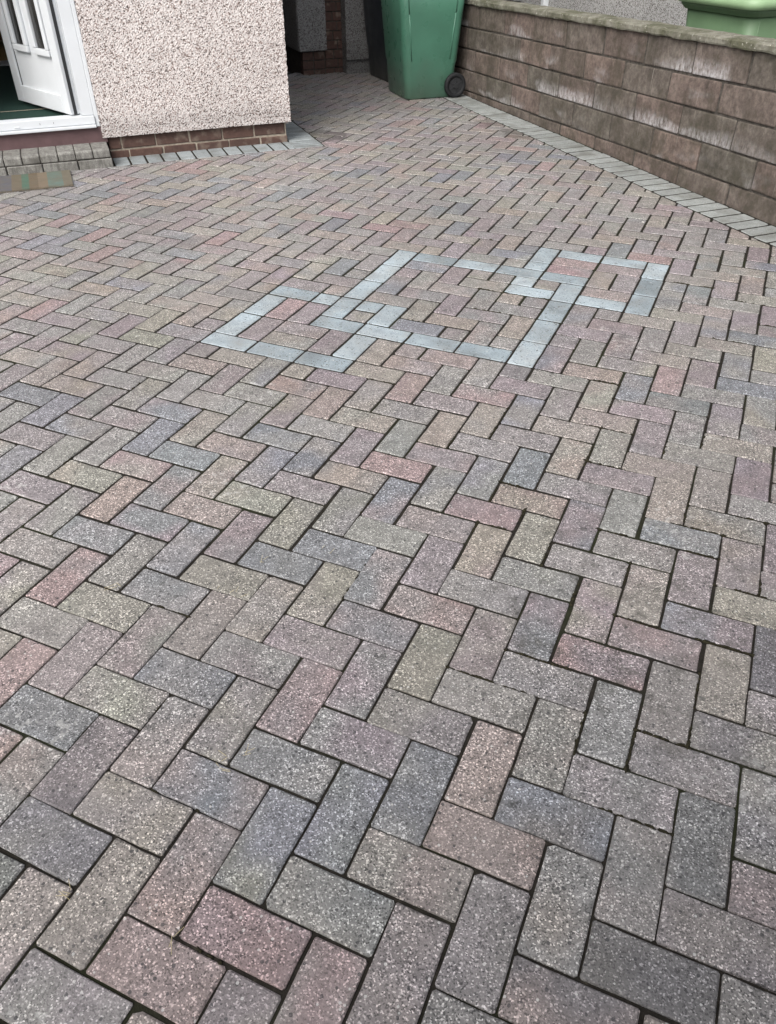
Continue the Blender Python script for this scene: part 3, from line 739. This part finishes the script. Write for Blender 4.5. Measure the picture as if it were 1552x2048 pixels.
# the door leaf, swung inwards on its right-hand hinges
hinge = (0.331, T0 + 0.055)
dv = Vector((-0.43, 0.903)).normalized()
ang = math.atan2(dv.y, dv.x)
leaf = bpy.data.objects.new('door', None); COL.objects.link(leaf); leaf.parent = house
leaf.location = (hinge[0], hinge[1], 0.262); leaf.rotation_euler = (0, 0, ang)
leaf['label'] = 'white upvc door swung inwards, two slim leaded panes'
# local x along leaf from hinge to latch, local +y is the outdoor face side
DW, DH, DT = 0.69, 2.0, 0.06
def lb(name, x0, x1, y0, y1, z0, z1, mat=M_UPVC, bev=0.003):
    return box(name, mat, leaf, x0, x1, y0, y1, z0, z1, bev, 2)
lb('stile', 0.0, 0.085, 0, DT, 0, DH); lb('stile', DW - 0.09, DW, 0, DT, 0, DH)
lb('rail', 0.0855, DW - 0.0905, 0, DT, 0, 0.095); lb('rail', 0.0855, DW - 0.0905, 0, DT, DH - 0.09, DH)
lb('panel', 0.0857, DW - 0.0907, 0.014, DT - 0.014, 0.0955, DH - 0.0905, M_UPVC, 0)
def bead(x0, x1, z0, z1):
    w = 0.036
    g = lb('glass_pane', x0 + w, x1 - w, DT - 0.020, DT - 0.0115, z0 + w, z1 - w, M_GLASS, 0)
    for q in ((x0, x1, z0, z0 + w), (x0, x1, z1 - w, z1), (x0, x0 + w, z0 + w + 0.0005, z1 - w - 0.0005), (x1 - w, x1, z0 + w + 0.0005, z1 - w - 0.0005)):
        lb('glazing_bead', q[0], q[1], DT - 0.0135, DT + 0.008, q[2], q[3], M_UPVC, 0.006)
bead(0.095, 0.285, 0.30, 1.75); bead(0.365, 0.555, 0.30, 1.75)
lb('seal', 0.088, 0.092, DT - 0.0138, DT - 0.010, 0.097, DH - 0.1, M_BLACK, 0); lb('seal', DW - 0.098, DW - 0.094, DT - 0.0138, DT - 0.010, 0.097, DH - 0.1, M_BLACK, 0)
lb('seal', -0.004, -0.0005, 0.02, DT - 0.02, 0.0, DH, M_HUB, 0)
# hall behind it
box('hall_floor', M_CARPET, house, -1.5, 1.38, T0 + 0.08, 7.20, 0.10, 0.238)
box('floor_seam', M_PLASTER, house, -1.4, 0.3, 5.300, 5.306, 0.2385, 0.2395)
box('inner_threshold', M_UPVC, house, -1.5, 1.38, 7.202, 7.43, 0.10, 0.246)
box('inner_floor', M_CREAM, house, -1.5, 1.38, 7.432, 9.04, 0.10, 0.240)
box('hall_wall', M_PLASTER, house, -1.6, -1.5, T0 + 0.27, 9.04, 0.1, 2.6)
box('hall_wall', M_PLASTER, house, 1.30, 1.38, T0 + 0.27, 9.04, 0.24, 2.6)
box('hall_ceiling', M_PLASTER, house, -1.6, 1.38, T0 + 0.27, 9.04, 2.6, 2.7)
cb = empty('wooden_sideboard', 'brown wooden sideboard at the far end of the hall', 'sideboard', (*st(-0.5, 8.25), 0.24), R45)
box('carcass', M_OAK, cb, -0.75, 0.75, 0, 0.4, 0.06, 0.62, 0.006, 2); box('top', M_OAK, cb, -0.78, 0.78, -0.02, 0.42, 0.622, 0.65, 0.005, 2)
for x in (-0.74, -0.245, 0.25): box('drawer', M_OAK, cb, x, x + 0.485, -0.015, -0.001, 0.10, 0.60, 0.006, 2)
for x in (-0.68, 0.62): box('leg', M_OAK, cb, x, x + 0.06, 0.02, 0.08, 0, 0.0595); box('leg', M_OAK, cb, x, x + 0.06, 0.32, 0.38, 0, 0.0595)

# ------------------------------------------------------------------ doorstep and mat
step = empty('door_step', 'two course grey block step below the white door', 'step', (0, 0, 0), R45)
s = 0.448
while s > -1.0:
    bm = bmesh.new(); a0, a1 = s - 0.0995, s - 0.003
    prof = [(4.692, 0.056), (4.690, 0.060), (4.690, 0.094), (4.700, 0.1035), (4.885, 0.1045), (4.885, 0.056)]
    L = [bm.verts.new((a0 + rnd.uniform(-.001, .001), y + rnd.uniform(-.0015, .0015), z)) for y, z in prof]
    Rr = [bm.verts.new((a1 + rnd.uniform(-.001, .001), y + rnd.uniform(-.0015, .0015), z)) for y, z in prof]
    n = len(prof)
    for i in range(n): bm.faces.new((L[i], L[(i + 1) % n], Rr[(i + 1) % n], Rr[i]))
    bm.faces.new(L); bm.faces.new(list(reversed(Rr)))
    bmesh.ops.recalc_face_normals(bm, faces=bm.faces)
    bmesh.ops.bevel(bm, geom=list(bm.edges), offset=0.003, segments=1, affect='EDGES')
    bm_obj('header_block', bm, M_STEP, step); s -= 0.1015
s = 0.452
while s > -1.0:
    box('stretcher_block', M_STEP, step, s - 0.200, s - 0.002, 4.684, 4.78, -0.03, 0.051, 0.004, 1, 0.0015); s -= 0.2035
box('bedding', M_MORTARD, step, -1.0, 0.444, 4.70, 4.88, -0.03, 0.098)

mat_ = empty('door_mat', 'flat worn rag mat with teal, blue and tan patches before the step', 'mat', (0, 0, 0), R45)
def m_rag(name, c):
    k = NT(name, 0.95, 0.1); p = k.objc()
    w = k.noise(k.mapping(p, (30, 420, 30)), 1.0, 3, 0.6)
    cc = k.mix(1.0, c, k.ramp(w, [(0.3, 0.62), (0.7, 1.2)]), 'MULTIPLY')
    cc = k.mix(k.ramp(k.noise(p, 13, 4), [(0.3, 0.3), (0.7, 0.8)]), cc, (0.13, 0.115, 0.09)); k.bump(w, 0.7, 0.004)
    return k.col(cc)
RAG = [(-0.55, -0.40, (0.14, 0.12, 0.09)), (-0.40, -0.28, (0.05, 0.13, 0.10)), (-0.28, -0.14, (0.09, 0.10, 0.14)), (-0.14, -0.085, (0.15, 0.12, 0.085)), (-0.085, -0.045, (0.035, 0.15, 0.11)),
       (-0.045, 0.005, (0.14, 0.10, 0.065)), (0.005, 0.058, (0.22, 0.17, 0.12)), (0.058, 0.142, (0.12, 0.20, 0.18)), (0.142, 0.192, (0.17, 0.155, 0.12))]
for i, (a, b, c) in enumerate(RAG):
    V, F = [], []
    n, m = 8, 14
    for j in range(m + 1):
        for q in range(n + 1):
            s = a + (b - a) * q / n; t = 4.345 + 0.333 * j / m
            V.append((s, t, 0.010 + 0.0025 * noise.noise((s * 14, t * 14, 3.0))))
    for j in range(m):
        for q in range(n): z = j * (n + 1) + q; F.append((z, z + 1, z + n + 2, z + n + 1))
    w_ = n + 1; base = len(V)
    bd = [q for q in range(n + 1)] + [j * w_ + n for j in range(1, m + 1)] + [m * w_ + q for q in range(n - 1, -1, -1)] + [j * w_ for j in range(m - 1, 0, -1)]
    for q in bd: x, y, z = V[q]; V.append((x, y, 0.001))
    for q in range(len(bd)):
        r2 = (q + 1) % len(bd); F.append((bd[r2], bd[q], base + q, base + r2))
    mesh_obj('rag_patch', V, F, m_rag('rag_%d' % i, c), mat_)
bm = bmesh.new()
s = -0.55
while s < 0.192:
    L = rnd.uniform(0.006, 0.018); add_tube(bm, (s, 4.346, 0.006), (s + rnd.uniform(-.004, .004), 4.346 - L, 0.003), 0.0016, 5); s += rnd.uniform(0.0035, 0.006)
bm_obj('fringe', bm, m_rag('rag_fringe', (0.2, 0.17, 0.13)), mat_)

# ------------------------------------------------------------------ rear buildings closing the passage
rear = empty('rear_outhouse', 'shaded pebble dashed outhouse with brick reveal closing the side passage', 'outhouse', (0, 0, 0), R45)
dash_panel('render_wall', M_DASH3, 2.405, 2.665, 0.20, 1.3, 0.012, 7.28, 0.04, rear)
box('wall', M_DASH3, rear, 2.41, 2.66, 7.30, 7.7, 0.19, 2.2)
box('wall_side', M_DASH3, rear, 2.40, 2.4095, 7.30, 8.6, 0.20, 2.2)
for i in range(3):
    z0 = -0.03 + i * 0.075
    for (a, b) in ((2.44, 2.54), (2.55, 2.65)): box('plinth_brick', M_RBRICK, rear, a, b, 7.315, 7.4, z0, z0 + 0.066, 0.003)
box('plinth_mortar', M_MORTARD, rear, 2.445, 2.655, 7.325, 8.6, -0.05, 0.189)
for i in range(17):
    z0 = -0.03 + i * 0.075; o_ = 0.07 if i % 2 else 0.0
    box('pier_brick', M_RBRICK, rear, 2.668, 2.745 + o_ * 0.6, 7.34 + rnd.uniform(0, 0.004), 7.44, z0, z0 + 0.066, 0.003)
    box('pier_brick', M_RBRICK, rear, 2.755 + o_ * 0.6, 2.86, 7.34 + rnd.uniform(0, 0.004), 7.44, z0, z0 + 0.066, 0.003)
box('pier_mortar', M_MORTARD, rear, 2.662, 2.87, 7.352, 7.7, -0.05, 2.2)
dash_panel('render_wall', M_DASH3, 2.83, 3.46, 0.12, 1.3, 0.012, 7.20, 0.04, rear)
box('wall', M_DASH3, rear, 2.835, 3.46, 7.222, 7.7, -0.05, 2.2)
# unseen tall wall added to keep the passage dark, with a light slot
HB = 6.2
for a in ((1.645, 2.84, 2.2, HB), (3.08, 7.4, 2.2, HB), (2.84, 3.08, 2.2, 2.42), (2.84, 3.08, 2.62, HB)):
    box('rear_blocker', M_DASH3, rear, a[0], a[1], 7.66, 7.76, a[2], a[3])
box('rear_blocker', M_DASH3, rear, 1.645, 2.40, 8.6, 8.75, -0.05, 2.25); box('passage_roof', M_ROOF, rear, 1.645, 3.62, 7.5, 8.75, 2.251, 2.32); box('rear_blocker', M_DASH3, rear, 3.62, 7.4, 7.66, 7.76, -0.3, 2.2)

# ------------------------------------------------------------------ neighbour's house
nb = empty('neighbour_house', 'grey pebble dashed neighbouring house behind the garden wall', 'house', (0, 0, 0), R45)
box('wall', M_DASH2, nb, 4.75, 9.5, 1.4, 7.64, -0.3, 4.8)
box('downpipe', M_UPVC, nb, 4.69, 4.748, 6.90, 6.96, -0.2, 4.7, 0.012, 2)
box('window_sill', M_UPVC, nb, 4.66, 4.749, 7.42, 7.62, 0.505, 0.54, 0.004, 2)
bm = bmesh.new()
vv = [(4.45, 1.1, 4.8), (9.8, 1.1, 4.8), (9.8, 7.65, 4.8), (4.45, 7.65, 4.8), (7.1, 1.1, 6.0), (7.1, 7.65, 6.0)]
vv = [bm.verts.new(v) for v in vv]
for f in ((0, 1, 2, 3), (0, 3, 5, 4), (1, 2, 5, 4), (0, 1, 4), (2, 3, 5)): bm.faces.new([vv[i] for i in f])
bmesh.ops.recalc_face_normals(bm, faces=bm.faces); bm_obj('roof', bm, M_ROOF, nb)
path = [(*st(3.57, -1.5), -0.104), (*st(4.75, -1.5), -0.104), (*st(4.75, 7.6), -0.104), (*st(3.57, 7.6), -0.104)]
po = mesh_obj('path', path, [(0, 1, 2, 3)], M_COPING, None, False, 'structure'); tag(po, 'concrete path on the far side of the wall')

# ------------------------------------------------------------------ wheelie bins
def rr(w, d, r, n=5):
    """rounded rectangle, centred on x, from y=-d/2 to d/2"""
    pts = []
    for (cx, cy, a0) in ((w / 2 - r, d / 2 - r, 0), (-w / 2 + r, d / 2 - r, 90), (-w / 2 + r, -d / 2 + r, 180), (w / 2 - r, -d / 2 + r, 270)):
        for i in range(n + 1):
            a = math.radians(a0 + 90 * i / n); pts.append((cx + r * math.cos(a), cy + r * math.sin(a)))
    return pts
def loft(bm, rings, cap0=True, cap1=True):
    R_ = [[bm.verts.new(p) for p in ring] for ring in rings]
    n = len(R_[0])
    for i in range(len(R_) - 1):
        for j in range(n): bm.faces.new((R_[i][j], R_[i][(j + 1) % n], R_[i + 1][(j + 1) % n], R_[i + 1][j]))
    if cap0: bm.faces.new(list(reversed(R_[0])))
    if cap1: bm.faces.new(R_[-1])
def wheelie_bin(label, loc, rz, body_mat, lid_mat, group=None, H=1.0):
    """local x: front (-) to back with wheels (+); y: width"""
    b = empty('wheelie_bin', label, 'wheelie bin', loc, rz)
    bm = bmesh.new(); rings = []
    for z, w, d, xo, r in ((0.0, 0.40, 0.44, 0.0, 0.045), (0.012, 0.42, 0.46, 0.0, 0.05), (0.24, 0.455, 0.475, 0.0, 0.052), (0.26, 0.47, 0.485, 0.0, 0.055), (0.60 * H, 0.53, 0.525, 0.002, 0.06), (0.94 * H, 0.60, 0.565, 0.005, 0.065)):
        rings.append([(x + xo, y, z) for x, y in rr(w, d, r)])
    loft(bm, rings)
    for f in bm.faces: f.smooth = len(f.verts) == 4
    o = bm_obj('body', bm, body_mat, b)
    for p in o.data.polygons: p.use_smooth = len(p.vertices) == 4
    # recessed corner flutes shown as raised vertical ribs on both sides of the front corners
    for sy in (-1, 1):
        for sx, off in ((-1, 0.065), (1, 0.08)):
            bm = bmesh.new()
            pts = []
            for z in (0.28, 0.60 * H, 0.92 * H):
                w = 0.47 + (z - 0.26) * 0.19; d = 0.485 + (z - 0.26) * 0.118
                pts.append((sx * (w / 2 - off), sy * (d / 2 - 0.002), z))
            for i in range(2): add_tube(bm, pts[i], pts[i + 1], 0.0055, 8)
            bm_obj('rib', bm, body_mat, b, True)
    bm = bmesh.new()
    loft(bm, [[(x, y, 0.93 * H) for x, y in rr(0.62, 0.585, 0.07)], [(x, y, 0.955 * H) for x, y in rr(0.66, 0.62, 0.075)], [(x, y, 0.985 * H) for x, y in rr(0.66, 0.62, 0.075)]])
    bm_obj('rim', bm, body_mat, b, False)
    bm = bmesh.new()
    loft(bm, [[(x - 0.005, y, 0.967 * H) for x, y in rr(0.69, 0.65, 0.08)], [(x - 0.005, y, 1.0 * H) for x, y in rr(0.695, 0.655, 0.085)], [(x - 0.005, y, 1.022 * H) for x, y in rr(0.67, 0.63, 0.085)],
              [(x, y, 1.05 * H) for x, y in rr(0.50, 0.50, 0.10)], [(x, y, 1.06 * H) for x, y in rr(0.3, 0.36, 0.1)]])
    lo = bm_obj('lid', bm, lid_mat, b, True)
    bm = bmesh.new(); add_tube(bm, (0.375, -0.24, 0.985 * H), (0.375, 0.24, 0.985 * H), 0.016, 12)
    for y in (-0.24, 0, 0.24): add_box(bm, 0.28, 0.385, y - 0.018, y + 0.018, 0.965 * H, 0.998 * H, 0.004)
    bm_obj('handle', bm, body_mat, b)
    bm = bmesh.new(); add_tube(bm, (0.205, -0.26, 0.10), (0.205, 0.26, 0.10), 0.011, 10); bm_obj('axle', bm, M_HUB, b)
    for sy in (-1, 1):
        wy = sy * 0.262
        bm = bmesh.new()
        prof = [(0.060, -0.016), (0.086, -0.019), (0.092, -0.010), (0.092, 0.010), (0.086, 0.019), (0.060, 0.016)]
        n = 32; ring = []
        for i in range(n):
            a = 2 * math.pi * i / n; ring.append([bm.verts.new((0.205 + q[0] * math.cos(a), wy + q[1], 0.092 + q[0] * math.sin(a))) for q in prof])
        for i in range(n):
            for j in range(len(prof)):
                k_ = (j + 1) % len(prof); bm.faces.new((ring[i][j], ring[(i + 1) % n][j], ring[(i + 1) % n][k_], ring[i][k_]))
        bmesh.ops.recalc_face_normals(bm, faces=bm.faces)
        wo_ = bm_obj('wheel', bm, M_TYRE, b, True)
        bm = bmesh.new(); add_tube(bm, (0.205, wy - 0.012, 0.092), (0.205, wy + 0.012, 0.092), 0.0605, 28)
        add_tube(bm, (0.205, wy - 0.024, 0.092), (0.205, wy + 0.024, 0.092), 0.02, 14)
        for i in range(6):
            a = i * math.pi / 3
            m = Matrix.Translation((0.205, wy, 0.092)) @ Matrix.Rotation(a, 4, 'Y') @ Matrix.Translation((0, 0, 0.04)) @ Matrix.Diagonal((0.009, 0.034, 0.038, 1))
            bmesh.ops.create_cube(bm, size=1.0, matrix=m)
        bm_obj('hub', bm, M_HUB, wo_)
    if group: b['group'] = group
    return b
x, y = st(3.105, 6.10); wheelie_bin('green wheelie bin on the paving against the garden wall', (x, y, 0.0), R45 + math.radians(-1.5), M_GREEN, M_GREEN)
x, y = st(3.235, 6.90); wheelie_bin('dark grey bin half hidden behind the green one', (x, y, 0.0), R45 + math.radians(2), M_DARKBIN, M_DARKBIN)
x, y = st(4.10, 3.51); wheelie_bin('pale green lidded bin behind the garden wall', (x, y, -0.104), R45 + math.radians(2), M_GREEND, M_GREENL, None, 0.96)

# ------------------------------------------------------------------ added van, unseen behind the viewer, shading the near paving
van = empty('shade_van', 'white panel van, unseen behind the viewer, added to shade the near paving', 'van', (*st(0.3, -2.5), -0.02), R45)
bm = bmesh.new()
prof = [(-2.5, 0.35), (2.1, 0.35), (2.55, 0.45), (2.6, 0.95), (2.05, 1.2), (1.45, 2.05), (1.2, 2.28), (-2.4, 2.32), (-2.5, 2.2)]
rings = [[(x, y, z) for x, z in prof] for y in (-0.95, 0.95)]
loft(bm, rings)
bmesh.ops.recalc_face_normals(bm, faces=bm.faces)
bmesh.ops.bevel(bm, geom=list(bm.edges), offset=0.06, segments=2, affect='EDGES')
bm_obj('body', bm, M_UPVC, van)
for sy in (-1, 1):
    mesh_obj('side_window', [(0.75, sy * 0.952, 1.3), (1.85, sy * 0.952, 1.3), (1.4, sy * 0.952, 1.95), (0.75, sy * 0.952, 1.95)], [(0, 1, 2, 3)], M_PANE, van)
    for x in (-1.6, 1.65):
        bm = bmesh.new(); add_tube(bm, (x, sy * 0.76, 0.34), (x, sy * 0.965, 0.34), 0.34, 28); w_ = bm_obj('wheel', bm, M_TYRE, van)
        bm = bmesh.new(); add_tube(bm, (x, sy * 0.966, 0.34), (x, sy * 0.972, 0.34), 0.21, 24); bm_obj('hubcap', bm, M_HUB, w_)
